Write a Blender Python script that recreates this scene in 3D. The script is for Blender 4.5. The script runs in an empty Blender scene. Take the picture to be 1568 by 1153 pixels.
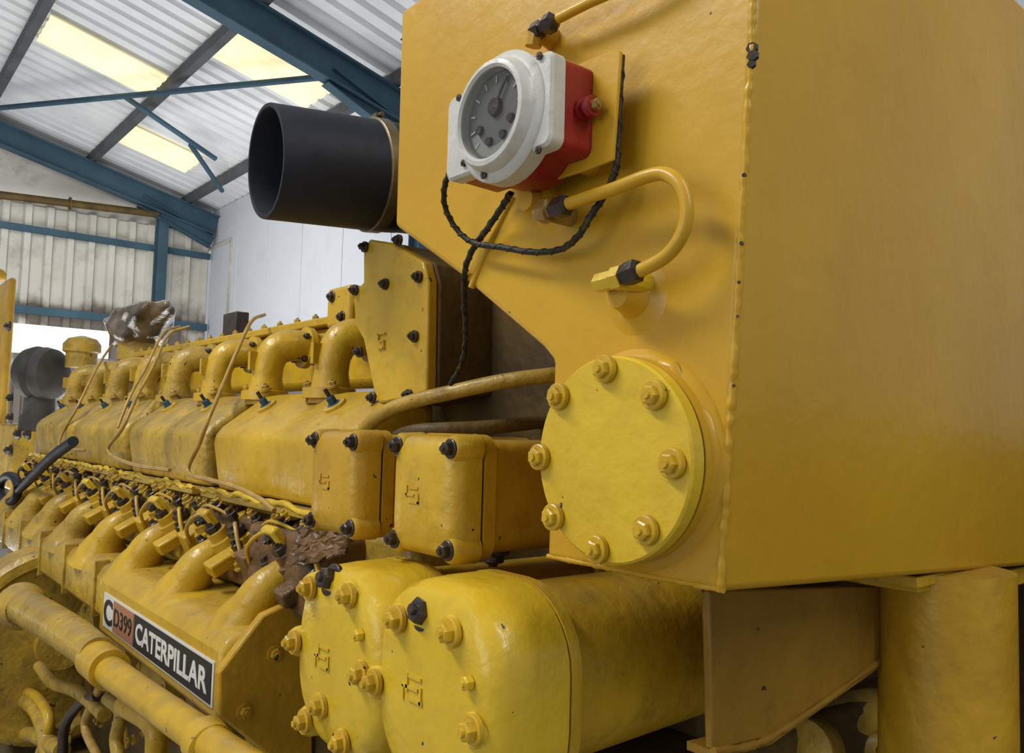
import bpy,bmesh,math,random
from mathutils import Vector,Matrix
random.seed(7)
V=Vector
sc=bpy.context.scene
try:
    sc.view_settings.view_transform='Standard'
except Exception: pass
# ---------------------------------------------------------------- camera
CZ=1.75
C=V((0,0,CZ)); FP=1250.0; CX=784.0; CY=576.5
th=math.radians(40.1); p=math.radians(3.7); r=math.radians(1.5)
f0=V((-math.cos(th),math.sin(th),0)); r0=V((math.sin(th),math.cos(th),0)); z0=V((0,0,1))
fw=f0*math.cos(p)+z0*math.sin(p); up=z0*math.cos(p)-f0*math.sin(p)
R=r0*math.cos(r)+up*math.sin(r); U=up*math.cos(r)-r0*math.sin(r)
cd=bpy.data.cameras.new('camera'); cam=bpy.data.objects.new('camera',cd)
sc.collection.objects.link(cam); sc.camera=cam
cd.lens=FP/1568*36; cd.sensor_width=36; cd.clip_start=0.02
m=Matrix((R,U,-fw)).transposed().to_4x4(); m.translation=C; cam.matrix_world=m
def ray(x,y): return fw+R*((x-CX)/FP)+U*((CY-y)/FP)
def BP(x,y,ax,val):
    "back-project image pixel x,y onto the chosen plane ax=val (world metres)"
    d=ray(x,y); i='XYZ'.index(ax); return C+d*((val-C[i])/d[i])  # position comes from image coordinates, depth from the chosen plane
def BPN(x,y,pt,n):  # same from an image pixel, onto a chosen plane through pt
    d=ray(x,y); return C+d*((pt-C).dot(n)/d.dot(n))
# ---------------------------------------------------------------- materials
def nt(name):
    m=bpy.data.materials.new(name); m.use_nodes=True
    n=m.node_tree; return m,n,n.nodes['Principled BSDF']
def paint(name,c1,c2,rough=.38,dirt=.3,dcol=(.06,.035,.015),bump=.25,scale=4,coat=.12,metal=0,chip=0.0,spec=.35,stain=None,dust=0):
    m,n,b=nt(name); N=n.nodes; L=n.links
    tc=N.new('ShaderNodeTexCoord')
    n1=N.new('ShaderNodeTexNoise'); n1.inputs['Scale'].default_value=scale; n1.inputs['Detail'].default_value=8
    L.new(tc.outputs['Object'],n1.inputs['Vector'])
    r1=N.new('ShaderNodeValToRGB'); r1.color_ramp.elements[0].position=.35; r1.color_ramp.elements[1].position=.68
    r1.color_ramp.elements[0].color=(*c2,1); r1.color_ramp.elements[1].color=(*c1,1)
    L.new(n1.outputs['Fac'],r1.inputs['Fac'])
    n2=N.new('ShaderNodeTexNoise'); n2.inputs['Scale'].default_value=scale*3.3; n2.inputs['Detail'].default_value=12; n2.inputs['Roughness'].default_value=.7
    L.new(tc.outputs['Object'],n2.inputs['Vector'])
    r2=N.new('ShaderNodeValToRGB'); r2.color_ramp.elements[0].position=.52; r2.color_ramp.elements[1].position=.75
    r2.color_ramp.elements[0].color=(0,0,0,1); r2.color_ramp.elements[1].color=(dirt,dirt,dirt,1)
    L.new(n2.outputs['Fac'],r2.inputs['Fac'])
    mx=N.new('ShaderNodeMixRGB'); L.new(r2.outputs['Color'],mx.inputs['Fac']); L.new(r1.outputs['Color'],mx.inputs['Color1']); mx.inputs['Color2'].default_value=(*dcol,1)
    out=mx.outputs['Color']
    if dust>0:
        ge=N.new('ShaderNodeNewGeometry'); sp=N.new('ShaderNodeSeparateXYZ'); L.new(ge.outputs['Normal'],sp.inputs[0])
        mu=N.new('ShaderNodeMapRange'); mu.inputs['From Min'].default_value=.35; mu.inputs['From Max'].default_value=.95; mu.inputs['To Max'].default_value=dust
        L.new(sp.outputs['Z'],mu.inputs['Value'])
        n6=N.new('ShaderNodeTexNoise'); n6.inputs['Scale'].default_value=14; n6.inputs['Detail'].default_value=8; L.new(tc.outputs['Object'],n6.inputs['Vector'])
        r6=N.new('ShaderNodeValToRGB'); r6.color_ramp.elements[0].position=.35; r6.color_ramp.elements[1].position=.65; L.new(n6.outputs['Fac'],r6.inputs['Fac'])
        m6=N.new('ShaderNodeMath'); m6.operation='MULTIPLY'; L.new(mu.outputs['Result'],m6.inputs[0]); L.new(r6.outputs['Color'],m6.inputs[1])
        x6=N.new('ShaderNodeMixRGB'); L.new(m6.outputs[0],x6.inputs['Fac']); L.new(out,x6.inputs['Color1']); x6.inputs['Color2'].default_value=(.24,.16,.07,1)
        out=x6.outputs['Color']
    if chip>0:
        n4=N.new('ShaderNodeTexNoise'); n4.inputs['Scale'].default_value=38; n4.inputs['Detail'].default_value=4
        L.new(tc.outputs['Object'],n4.inputs['Vector'])
        r4=N.new('ShaderNodeValToRGB'); r4.color_ramp.elements[0].position=.74-chip*.08; r4.color_ramp.elements[1].position=.76-chip*.08
        L.new(n4.outputs['Fac'],r4.inputs['Fac'])
        m4=N.new('ShaderNodeMixRGB'); L.new(r4.outputs['Color'],m4.inputs['Fac']); L.new(out,m4.inputs['Color1']); m4.inputs['Color2'].default_value=(.03,.02,.015,1)
        out=m4.outputs['Color']
    if stain:
        sx=N.new('ShaderNodeSeparateXYZ'); L.new(tc.outputs['Object'],sx.inputs[0])
        mr0=N.new('ShaderNodeMapRange'); mr0.inputs['From Min'].default_value=stain[1]; mr0.inputs['From Max'].default_value=stain[0]
        L.new(sx.outputs['Z'],mr0.inputs['Value'])
        n5=N.new('ShaderNodeTexNoise'); n5.inputs['Scale'].default_value=1.6; n5.inputs['Detail'].default_value=9; L.new(tc.outputs['Object'],n5.inputs['Vector'])
        ma=N.new('ShaderNodeMath'); ma.operation='MULTIPLY'; L.new(mr0.outputs['Result'],ma.inputs[0]); L.new(n5.outputs['Fac'],ma.inputs[1])
        r5=N.new('ShaderNodeValToRGB'); r5.color_ramp.elements[0].position=.34; r5.color_ramp.elements[1].position=.46; r5.color_ramp.elements[1].color=(.85,.85,.85,1)
        L.new(ma.outputs[0],r5.inputs['Fac'])
        m5=N.new('ShaderNodeMixRGB'); L.new(r5.outputs['Color'],m5.inputs['Fac']); L.new(out,m5.inputs['Color1']); m5.inputs['Color2'].default_value=(.13,.10,.08,1)
        out=m5.outputs['Color']
    L.new(out,b.inputs['Base Color'])
    mr=N.new('ShaderNodeMapRange'); mr.inputs['To Min'].default_value=rough-.08; mr.inputs['To Max'].default_value=rough+.2
    L.new(n2.outputs['Fac'],mr.inputs['Value']); L.new(mr.outputs['Result'],b.inputs['Roughness'])
    b.inputs['Specular IOR Level'].default_value=spec
    b.inputs['Coat Weight'].default_value=coat; b.inputs['Coat Roughness'].default_value=.12; b.inputs['Metallic'].default_value=metal
    n3=N.new('ShaderNodeTexNoise'); n3.inputs['Scale'].default_value=28; n3.inputs['Detail'].default_value=6
    L.new(tc.outputs['Object'],n3.inputs['Vector'])
    bp=N.new('ShaderNodeBump'); bp.inputs['Strength'].default_value=bump; bp.inputs['Distance'].default_value=.01
    L.new(n3.outputs['Fac'],bp.inputs['Height']); L.new(bp.outputs['Normal'],b.inputs['Normal'])
    L.new(bp.outputs['Normal'],b.inputs['Coat Normal'])
    return m
YEL=paint('yellow_paint',(.60,.37,.016),(.49,.29,.014),.32,.32,bump=.38,scale=5,chip=.3,coat=.28,dust=.45)
TNK=paint('tank_yellow_paint',(.565,.318,.014),(.495,.27,.012),.31,.10,bump=.16,scale=2.2,coat=.12,spec=.35)
BRT=paint('bright_yellow_paint',(.67,.45,.022),(.59,.38,.018),.28,.14,bump=.34,scale=6,coat=.35,chip=.15)
ORG=paint('orange_yellow_paint',(.56,.32,.014),(.44,.24,.012),.36,.3,bump=.38,scale=6,chip=.3,coat=.2,dust=.3)
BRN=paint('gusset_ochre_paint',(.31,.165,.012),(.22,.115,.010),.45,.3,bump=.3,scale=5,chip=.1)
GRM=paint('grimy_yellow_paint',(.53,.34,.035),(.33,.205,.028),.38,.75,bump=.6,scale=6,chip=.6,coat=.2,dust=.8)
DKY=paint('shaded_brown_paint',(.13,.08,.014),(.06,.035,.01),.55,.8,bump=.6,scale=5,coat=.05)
RST=paint('rusty_brown_casting',(.20,.10,.03),(.09,.05,.02),.42,.6,bump=1.0,scale=11,coat=.2)
BLT=paint('dark_bolt_steel',(.05,.03,.02),(.025,.018,.015),.35,.3,bump=.5,scale=40,coat=.3)
RUB=paint('black_rubber',(.014,.016,.026),(.008,.010,.016),.5,.1,dcol=(.03,.03,.03),bump=.12,coat=0)
RBI=paint('hose_inside_rubber',(.005,.005,.006),(.003,.003,.004),.8,.1,dcol=(.01,.01,.01),coat=0)
CAB=paint('cable_sheath',(.012,.011,.01),(.02,.016,.01),.5,.5,dcol=(.25,.16,.03),bump=.8,scale=30,coat=0)
BRS=paint('brass_fitting',(.42,.25,.06),(.25,.15,.04),.35,.5,bump=.5,scale=30,coat=.1,metal=.3)
STL=paint('band_steel',(.20,.15,.07),(.10,.075,.04),.4,.4,bump=.2,metal=.5)
WHT=paint('white_gauge_paint',(.58,.57,.52),(.50,.49,.44),.35,.35,dcol=(.25,.2,.12),bump=.3,scale=14)
RED=paint('red_gauge_paint',(.32,.018,.014),(.23,.012,.010),.35,.3,bump=.3,scale=12)
BLU=paint('blue_steel_paint',(.045,.10,.14),(.028,.065,.10),.55,.4,dcol=(.05,.05,.05),bump=.1,scale=2,coat=0)
PUR=paint('purlin_steel',(.10,.11,.12),(.06,.065,.07),.6,.4,bump=.1,scale=2,coat=0)
GRY=paint('grey_rubber',(.085,.08,.07),(.04,.038,.034),.6,.5,bump=.3,scale=6,coat=0)
RFM=paint('roof_sheet',(.82,.84,.86),(.68,.70,.72),.6,.2,dcol=(.4,.38,.34),bump=.05,scale=1.2,coat=0)
WLM=paint('wall_sheet',(.60,.58,.52),(.48,.46,.41),.7,.6,dcol=(.22,.19,.15),bump=.05,scale=.9,coat=0,stain=(3.3,4.5))
SWM=paint('white_wall_panel',(.60,.625,.68),(.56,.585,.64),.6,.08,bump=.02,scale=.8,coat=0)
FLM=paint('concrete_floor',(.34,.33,.31),(.24,.23,.22),.7,.4,bump=.2,scale=1.5,coat=0)
CPR=paint('copper_line',(.50,.31,.08),(.36,.22,.05),.35,.4,bump=.2,scale=20,metal=.1)
FOI=paint('plastic_wrap',(.26,.20,.14),(.04,.03,.02),.16,.4,bump=.5,scale=7,coat=.7,metal=.2)
def flat(name,c,rough=.5):
    m,n,b=nt(name)
    t=n.nodes.new('ShaderNodeTexNoise'); t.inputs['Scale'].default_value=30
    q=n.nodes.new('ShaderNodeValToRGB'); q.color_ramp.elements[0].color=(c[0]*.8,c[1]*.8,c[2]*.8,1); q.color_ramp.elements[1].color=(*c,1)
    n.links.new(t.outputs['Fac'],q.inputs['Fac']); n.links.new(q.outputs['Color'],b.inputs['Base Color'])
    b.inputs['Roughness'].default_value=rough; return m
LBW=flat('label_white',(.72,.70,.64)); LBK=flat('label_black',(.02,.02,.02)); LBO=flat('label_orange',(.42,.19,.10))
DIAL=flat('dial_grey',(.20,.19,.165),.3); DIW=flat('dial_pale',(.42,.41,.37),.3)
def glass():
    m,n,b=nt('gauge_glass'); b.inputs['Base Color'].default_value=(.03,.03,.03,1); b.inputs['Roughness'].default_value=.03
    b.inputs['Alpha'].default_value=.16; b.inputs['Coat Weight'].default_value=1; b.inputs['Coat Roughness'].default_value=.02; b.inputs['IOR'].default_value=1.9; return m
GLS=glass()
def emis(name,c,s):
    m,n,b=nt(name); b.inputs['Base Color'].default_value=(*c,1)
    t=n.nodes.new('ShaderNodeTexNoise'); t.inputs['Scale'].default_value=1.5; t.inputs['Detail'].default_value=5
    q=n.nodes.new('ShaderNodeValToRGB'); q.color_ramp.elements[0].color=(c[0]*.75,c[1]*.70,c[2]*.60,1); q.color_ramp.elements[1].color=(*c,1)
    q.color_ramp.elements[0].position=.3; q.color_ramp.elements[1].position=.6
    n.links.new(t.outputs['Fac'],q.inputs['Fac']); n.links.new(q.outputs['Color'],b.inputs['Emission Color'])
    b.inputs['Emission Strength'].default_value=s; return m
SKY=emis('skylight_sheet',(.86,.78,.50),.68); WIN=emis('window_daylight',(.92,.97,1),1.3)
# ---------------------------------------------------------------- helpers
def empty(name):
    o=bpy.data.objects.new(name,None); sc.collection.objects.link(o); o.empty_display_size=.1; return o
def mk(name,bm,mat,par=None,smooth=True,ang=35):
    bmesh.ops.recalc_face_normals(bm,faces=bm.faces)
    me=bpy.data.meshes.new(name); bm.to_mesh(me); bm.free()
    o=bpy.data.objects.new(name,me); sc.collection.objects.link(o)
    me.materials.append(mat)
    if smooth:
        for q in me.polygons: q.use_smooth=True
        try: me.set_sharp_from_angle(angle=math.radians(ang))
        except Exception: pass
    if par: o.parent=par
    return o
def bev(o,w,s=2,ang=40):
    m=o.modifiers.new('b','BEVEL'); m.width=w; m.segments=s; m.limit_method='ANGLE'; m.angle_limit=math.radians(ang); m.harden_normals=False
    return o
def a_box(bm,c,s,rot=None):
    mt=Matrix.Translation(c)@((rot.to_4x4()) if rot else Matrix())@Matrix.Diagonal((*s,1))
    bmesh.ops.create_cube(bm,size=1,matrix=mt)
def box(name,c,s,mat,par=None,b=.005,rot=None):
    bm=bmesh.new(); a_box(bm,V(c),s,rot); o=mk(name,bm,mat,par)
    if b: bev(o,b)
    return o
def bx2(name,lo,hi,mat,par=None,b=.005):
    lo=V(lo);hi=V(hi); return box(name,(lo+hi)/2,[abs(hi[i]-lo[i]) for i in range(3)],mat,par,b)
def frame(d):
    d=d.normalized(); a=V((0,0,1)) if abs(d.z)<.9 else V((1,0,0))
    x=d.cross(a).normalized(); y=x.cross(d).normalized(); return x,y,d   # y ~ up
def a_loft(bm,rings,cap=True):
    vs=[[bm.verts.new(q) for q in rg] for rg in rings]; n=len(vs[0])
    for a,b in zip(vs,vs[1:]):
        for i in range(n): bm.faces.new((a[i],a[(i+1)%n],b[(i+1)%n],b[i]))
    if cap: bm.faces.new(vs[0][::-1]); bm.faces.new(vs[-1])
def circ(c,x,y,rr,n=24,ph=0): return [c+x*(rr*math.cos(2*math.pi*i/n+ph))+y*(rr*math.sin(2*math.pi*i/n+ph)) for i in range(n)]
def a_lathe(bm,o,ax,prof,n=32,ph=0):
    "prof: list of (dist along axis, radius)"
    x,y,d=frame(V(ax)); o=V(o)
    a_loft(bm,[circ(o+d*h,x,y,max(rr,1e-4),n,ph) for h,rr in prof])
def lathe(name,o,ax,prof,mat,par=None,n=40):
    bm=bmesh.new(); a_lathe(bm,o,ax,prof,n); return mk(name,bm,mat,par)
def a_cyl(bm,p1,p2,r1,r2=None,n=20,ch=0):
    p1=V(p1);p2=V(p2); l=(p2-p1).length; r2=r1 if r2 is None else r2
    a_lathe(bm,p1,p2-p1,[(0,r1-ch),(ch,r1),(l-ch,r2),(l,r2-ch)] if ch else [(0,r1),(l,r2)],n)
def crom(P,sub=6):
    P=[V(q) for q in P]; out=[]
    Q=[P[0]*2-P[1]]+P+[P[-1]*2-P[-2]]
    for i in range(1,len(Q)-2):
        a,b,c,d=Q[i-1:i+3]
        for k in range(sub):
            t=k/sub
            out.append(.5*((2*b)+(c-a)*t+(2*a-5*b+4*c-d)*t*t+(3*b-a-3*c+d)*t**3))
    out.append(P[-1]); return out
def a_tube(bm,P,rad,n=12,sub=6,twist=0,jit=0):
    rads=rad if isinstance(rad,(list,tuple)) else [rad]*len(P)
    pts=crom(P,sub); rr=[]
    for i in range(len(P)-1):
        for k in range(sub): rr.append(rads[i]+(rads[i+1]-rads[i])*k/sub)
    rr.append(rads[-1])
    t=(pts[1]-pts[0]).normalized(); x,y,_=frame(t); rings=[]
    for i,q in enumerate(pts):
        tn=(pts[min(i+1,len(pts)-1)]-pts[max(i-1,0)]).normalized()
        ax=t.cross(tn)
        if ax.length>1e-6:
            rot=Matrix.Rotation(t.angle(tn),3,ax.normalized()); x=rot@x; y=rot@y
        t=tn
        k=rr[i]*(1+random.uniform(-jit,jit))
        rings.append(circ(q,x,y,k,n))
    a_loft(bm,rings)
def tube(name,P,rad,mat,par=None,n=14,sub=6,jit=0):
    bm=bmesh.new(); a_tube(bm,P,rad,n,sub,jit=jit); return mk(name,bm,mat,par,ang=60)
def a_bolt(bm,o,nrm,rr=.014,h=.014,wash=True,ph=None):
    o=V(o); d=V(nrm).normalized(); ph=random.random() if ph is None else ph
    if wash: a_lathe(bm,o-d*.004,d,[(0,rr*1.45),(.007,rr*1.45),(.008,rr*1.35)],20)
    a_lathe(bm,o,d,[(0,rr),(h*.85,rr),(h,rr*.8)],6,ph)
    a_lathe(bm,o+d*h,d,[(0,rr*.45),(h*.3,rr*.4)],10)
def bolts(name,L,nrm,mat,par,rr=.014,h=.014,wash=True):
    bm=bmesh.new()
    for q in L: a_bolt(bm,q,nrm,rr,h,wash)
    return mk(name,bm,mat,par,ang=25)
def prism(name,pts,off,mat,par=None,b=.005):
    bm=bmesh.new(); off=V(off); a=[V(q) for q in pts]; a_loft(bm,[a,[q+off for q in a]]); o=mk(name,bm,mat,par)
    if b: bev(o,b)
    return o
def rsq(cx,cz,hx,hz,rr,y,n=7):
    out=[]
    for (sx,sz,a0) in ((1,1,0),(-1,1,90),(-1,-1,180),(1,-1,270)):
        for i in range(n):
            a=math.radians(a0+90*i/(n-1)); out.append(V((cx+sx*(hx-rr)+rr*math.cos(a),y,cz+sz*(hz-rr)+rr*math.sin(a))))
    return out
# ================================================================ building
XE=-14.3; YS=5.05
def roofz(y): return 5.45+.245*(5-y)
floor=bx2('floor',(-16,-9,-.1),(6,9,0),FLM,None,0)
def corr(name,o,u,v,ul,vl,pitch,depth,nrm,mat):
    bm=bmesh.new(); o=V(o);u=V(u).normalized();v=V(v).normalized();nrm=V(nrm).normalized()
    prof=[]; n=int(ul/pitch)
    for i in range(n):
        b=i*pitch
        prof+=[(b,0),(b+pitch*.55,0),(b+pitch*.65,depth),(b+pitch*.9,depth)]
    prof.append((n*pitch,0))
    A=[bm.verts.new(o+u*a+nrm*d) for a,d in prof]; B=[bm.verts.new(o+u*a+v*vl+nrm*d) for a,d in prof]
    for i in range(len(A)-1): bm.faces.new((A[i],A[i+1],B[i+1],B[i]))
    ob=mk(name,bm,mat,None,False)
    s=ob.modifiers.new('s','SOLIDIFY'); s.thickness=.01
    return ob
yr=-4.0
L_=math.hypot(YS+.3-yr,.245*(YS+.3-yr))
corr('ceiling',(XE-.2,yr,roofz(yr)+.02),(1,0,0),(0,1,-.245),17.2,L_,.26,.09,(0,0,1),RFM)
corr('wall_end',(XE,yr,0),(0,1,0),(0,0,1),YS-yr,5.0,.30,.07,(1,0,0),WLM)
prism('wall_gable',[(XE-.02,yr,4.9),(XE-.02,YS,4.9),(XE-.02,YS,roofz(YS)),(XE-.02,yr,roofz(yr))],(-.04,0,0),WLM,None,0)
bm=bmesh.new()
x=XE
while x<2.5:
    a_box(bm,V((x+.6,YS+.03,roofz(YS)/2)),(1.185,.06,roofz(YS))); x+=1.2
bev(mk('wall_side',bm,SWM,None),.006)
def beamI(bm,a,b,h,w):
    a=V(a);b=V(b);d=(b-a);l=d.length;x,y,dd=frame(d)
    rot=Matrix((x,y,dd)).transposed(); c=(a+b)/2
    a_box(bm,c,(w*.15,h,l),rot); a_box(bm,c+y*h/2,(w,h*.07,l),rot); a_box(bm,c-y*h/2,(w,h*.07,l),rot)
for X in (-14.0,-7.5,-1.2):
    bm=bmesh.new()
    beamI(bm,(X,YS-.05,roofz(YS-.05)-.33),(X,yr,roofz(yr)-.33),.32,.16)
    beamI(bm,(X,YS-.1,roofz(YS)-.62),(X,YS-1.3,roofz(YS-1.3)-.45),.18,.14)
    if X>-13: beamI(bm,(X,YS-.12,0),(X,YS-.12,roofz(YS)-.3),.2,.16)
    mk('roof_beam',bm,BLU,None,False)
bm=bmesh.new()
for Y in (4.5,3.0,1.55,.1,-1.3,-2.7):
    a_box(bm,V((-7,Y,roofz(Y)-.08)),(14.6,.05,.13)); a_box(bm,V((-7,Y+.035,roofz(Y)-.14)),(14.6,.07,.012))
mk('roof_purlins',bm,PUR,None,False)
rn=V((0,.245,1)).normalized(); rp=V((0,5,roofz(5)-.04))
for i,q in enumerate([[(75,32),(265,112),(235,142),(50,70)],[(350,50),(520,128),(478,165),(320,92)],[(205,193),(312,243),(285,266),(175,215)]]):
    w=[BPN(a,b,rp,rn) for a,b in q]
    x0=(w[2].x+w[3].x)/2;x1=(w[0].x+w[1].x)/2;y0=(w[0].y+w[3].y)/2;y1=(w[1].y+w[2].y)/2
    bm=bmesh.new(); nr=int((x1-x0)/.26)+1
    # ribbed translucent sheet
    pf=[]
    for j in range(nr):
        a=x0+j*(x1-x0)/nr; s_=(x1-x0)/nr; pf+=[(a,0),(a+s_*.55,0),(a+s_*.65,.02),(a+s_*.9,.02)]
    pf.append((x1,0))
    A_=[bm.verts.new((a,y0,roofz(y0)-.04+h)) for a,h in pf]; B_=[bm.verts.new((a,y1,roofz(y1)-.04+h)) for a,h in pf]
    for j in range(len(pf)-1): bm.faces.new((A_[j],A_[j+1],B_[j+1],B_[j]))
    mk('window_%d'%(i+1),bm,SKY,None,False)
bm=bmesh.new(); rq=V((0,5,roofz(5)-.30))
for a,b in (((-40,169),(505,117)),((190,147),(330,243)),((292,222),(340,292))):
    a_cyl(bm,BPN(*a,rq,rn),BPN(*b,rq,rn),.035,n=10)
mk('roof_bracing',bm,BLU)
bm=bmesh.new()
q=BP(246,400,'X',XE+.2); beamI(bm,(XE+.2,q.y,0),(XE+.2,q.y,roofz(q.y)-.5),.15,.16)
mk('steel_column',bm,BLU,None,False)
for i,(py,mt,hh) in enumerate(((368,BLU,.10),(486,BLU,.12))):
    z=(BP(160,py,'X',XE+.12)).z
    bx2('trim_%d'%(i+1),(XE+.06,yr,z-hh/2),(XE+.14,YS-.05,z+hh/2),mt,None,0)
a=BP(-20,296,'X',XE+.3);b=BP(242,328,'X',XE+.3); 
bm=bmesh.new(); a_cyl(bm,a,b,.06,n=12); a_cyl(bm,a+(b-a)*.45,a+(b-a)*.46,.1,n=12); mk('wall_pipe',bm,DKY)
a=BP(4,493,'X',XE+.1);b=BP(166,540,'X',XE+.1)
bx2('window_4',(XE+.075,a.y,b.z-.1),(XE+.1,b.y,a.z),WIN,None,0)
dx_=BP(352,400,'Y',YS-.02); dz_=BP(352,368,'Y',YS-.02).z
bm=bmesh.new(); a_box(bm,V((dx_.x,YS-.015,dz_/2)),(.05,.025,dz_)); a_box(bm,V((dx_.x-1.2,YS-.015,dz_)),(2.4,.025,.05)); mk('trim_3',bm,WLM,None,False)
# ================================================================ header tank
tank=empty('header_tank'); TY=.82
zt=BP(614,16,'Y',TY).z
o=[BP(614,16,'Y',TY),BP(604,346,'Y',TY),BP(700,418,'Y',TY),BP(724,440,'Y',TY),BP(830,532,'Y',TY),BP(846,552,'Y',TY),BP(836,855,'Y',TY),BP(1105,908,'Y',TY)]
e0=BP(1105,908,'Y',TY); e1=BP(1157,0,'Y',TY); tt=(zt-e0.z)/(e1.z-e0.z); top=e0+(e1-e0)*tt; o.append(top)
TD=1.5
back=[q+V((0,TD,0)) for q in o]
s=BP(1568,868,'X',e0.x); k=(s.z-e0.z)/(s.y-e0.y)
back[7]=back[7]+V((0,0,k*TD))
bm=bmesh.new(); a_loft(bm,[o,back]); sh=mk('tank_shell',bm,TNK,tank); bev(sh,.010,3,20)
pts=[e0+(top-e0)*(i/90)+V((-.005,.004,0))+V((random.uniform(-1,1),random.uniform(-1,1),0))*.001 for i in range(91)]
tube('weld_bead',pts,.0048,TNK,tank,n=8,sub=2,jit=.28)
pts=[o[6]+(o[7]-o[6])*(i/24)+V((0,.004,.003)) for i in range(25)]; tube('weld_bead_bottom',pts,.0045,TNK,tank,n=8,sub=2,jit=.25)
chip=bmesh.new()
for (px,py,hh) in ((1150,72,.008),(1151,84,.008),(1149,97,.006),(1138,235,.0025),(1138,268,.0035),(1134,372,.003),(1130,432,.0025),(1128,484,.002),(1122,590,.002)):
    q=BP(px,py,'Y',TY); a_lathe(chip,q+V((-.001,.004,0)),(.5,-1,.0),[(0,hh),(.0042,hh*.8)],7)
for (px,py,hh) in ((614,60,.002),(1088,20,.002),(858,640,.002),(780,478,.0015),(1075,905,.002)):
    q=BP(px,py,'Y',TY); a_lathe(chip,q,(0,-1,.0),[(-.002,hh),(.0005,hh*.8)],7)
mk('paint_chip',chip,BLT,tank)
cr=[BP(a,b,'Y',TY) for a,b in ((786,300),(760,352),(738,400),(722,440))]
tube('face_crease',cr,.006,TNK,tank,n=10)
dc=BP(931,703,'Y',.77); RC=.1325
lathe('flange_ring',(dc.x,.822,dc.z),(0,-1,0),[(0,.147),(.004,.144),(.009,.137),(.012,RC+.001),(.027,RC+.001),(.0275,RC-.004),(.029,RC-.004)],TNK,tank,96)
lathe('cover_gasket',(dc.x,.7975,dc.z),(0,-1,0),[(0,RC-.001),(.004,RC-.001)],RST,tank,96)
lathe('round_cover',(dc.x,.793,dc.z),(0,-1,0),[(0,RC-.004),(.001,RC),(.0195,RC),(.0225,RC-.003),(.023,0.001)],BRT,tank,96)
BL=[(927,565),(1002,605),(1030,710),(990,812),(915,842),(848,792),(827,700),(856,607)]
bolts('cover_bolts',[BP(a-2,b,'Y',.765) for a,b in BL],(0,-1,0),YEL,tank,.0125,.012)
lug=[BP(a,b,'Y',.805) for a,b in ((1000,545),(1030,552),(1040,575),(1084,640),(1097,690),(1085,770),(1050,800),(1000,700))]
prism('cover_lug',lug,(0,.03,0),TNK,tank,.008)
q=BP(975,455,'Y',TY); lathe('tube_boss',q,(0,-1,0),[(0,.052),(.003,.040),(.008,.030),(.02,.024),(.04,.019)],TNK,tank)
q=BP(842,316,'Y',TY); lathe('upper_boss',q,(0,-1,0),[(0,.04),(.004,.028),(.03,.02),(.05,.016)],TNK,tank)
st=empty('oil_line_tube')
Yt=.765
def T(a,b,y=Yt): return BP(a,b,'Y',y)
tube('tube',[T(868,313),T(900,302),T(940,289),T(990,270),T(1020,267),T(1044,287),T(1052,325),T(1043,362),T(1020,392),T(985,412),T(965,420)],.0088,TNK,st,n=16)
bm=bmesh.new(); a_lathe(bm,T(846,322),T(878,310)-T(846,322),[(0,.013),(.012,.0155),(.028,.0155),(.032,.011)],6); a_lathe(bm,T(980,412),T(945,427)-T(980,412),[(0,.011),(.004,.0155),(.018,.0155),(.03,.013)],6); mk('gland_nut',bm,BLT,st,ang=25)
bm=bmesh.new(); a_lathe(bm,T(852,320),T(810,328)-T(852,320),[(0,.013),(.012,.013),(.013,.017),(.03,.017),(.04,.012)],6)
a_cyl(bm,T(832,322),V((T(832,322).x,TY,T(832,322).z)),.014,n=12); mk('elbow_fitting',bm,BRS,st,ang=25)
bm=bmesh.new(); a_lathe(bm,T(955,424),T(900,438)-T(955,424),[(0,.016),(.016,.016),(.018,.013),(.045,.013)],6); q=T(948,427); a_cyl(bm,q,V((q.x,TY,q.z)),.013,.016,n=12); mk('tee_fitting',bm,BRT,st,ang=25)
T2=lambda a,b:BP(a,b,'Y',.785)
bm=bmesh.new(); a_lathe(bm,T2(815,52),T2(868,20)-T2(815,52),[(0,.010),(.006,.014),(.020,.014),(.022,.010),(.030,.010),(.032,.015),(.046,.015),(.050,.01)],6); mk('top_gland',bm,BLT,st,ang=25)
q=T2(820,48); bm=bmesh.new(); a_cyl(bm,q,V((q.x,TY,q.z)),.012,.017,n=12); a_cyl(bm,q,q+V((-.005,0,-.022)),.013,n=8); mk('top_elbow',bm,TNK,st)
tube('top_tube',[T2(855,28),T2(900,5),T2(940,-14),T2(1010,-60),T2(1080,-110)],.0075,TNK,st)
GX=-.70
gp=[BP(a,b,'X',GX) for a,b in ((1086,905),(1450,895),(1448,925),(1335,1020),(1180,1128),(1092,1150))]
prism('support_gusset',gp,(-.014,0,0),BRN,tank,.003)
fl=bmesh.new()
for (a,b) in ((gp[2],gp[3]),(gp[3],gp[4]),(gp[4],gp[5])):
    a_loft(fl,[[a,a+V((.0,0,-.012)),a+V((-.045,0,-.012)),a+V((-.045,0,0))],[b,b+V((0,0,-.012)),b+V((-.045,0,-.012)),b+V((-.045,0,0))]])
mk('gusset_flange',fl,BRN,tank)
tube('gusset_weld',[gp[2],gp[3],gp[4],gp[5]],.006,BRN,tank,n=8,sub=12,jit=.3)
q=BP(1448,1000,'X',-.62)
lathe('outlet_pipe',(q.x,q.y,0),(0,0,1),[(0,.13),(.02,.13),(.02,.110),(1.17,.110),(1.172,.113),(1.19,.113),(1.192,.110),(e0.z+k*.7-.0,.110)],ORG,tank,48)
ft=e0.z+k*(q.y-TY)
bx2('outlet_flange',(q.x-.14,q.y-.15,ft-.025),(q.x+.02,q.y+.16,ft-.004),YEL,tank,.004)
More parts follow.
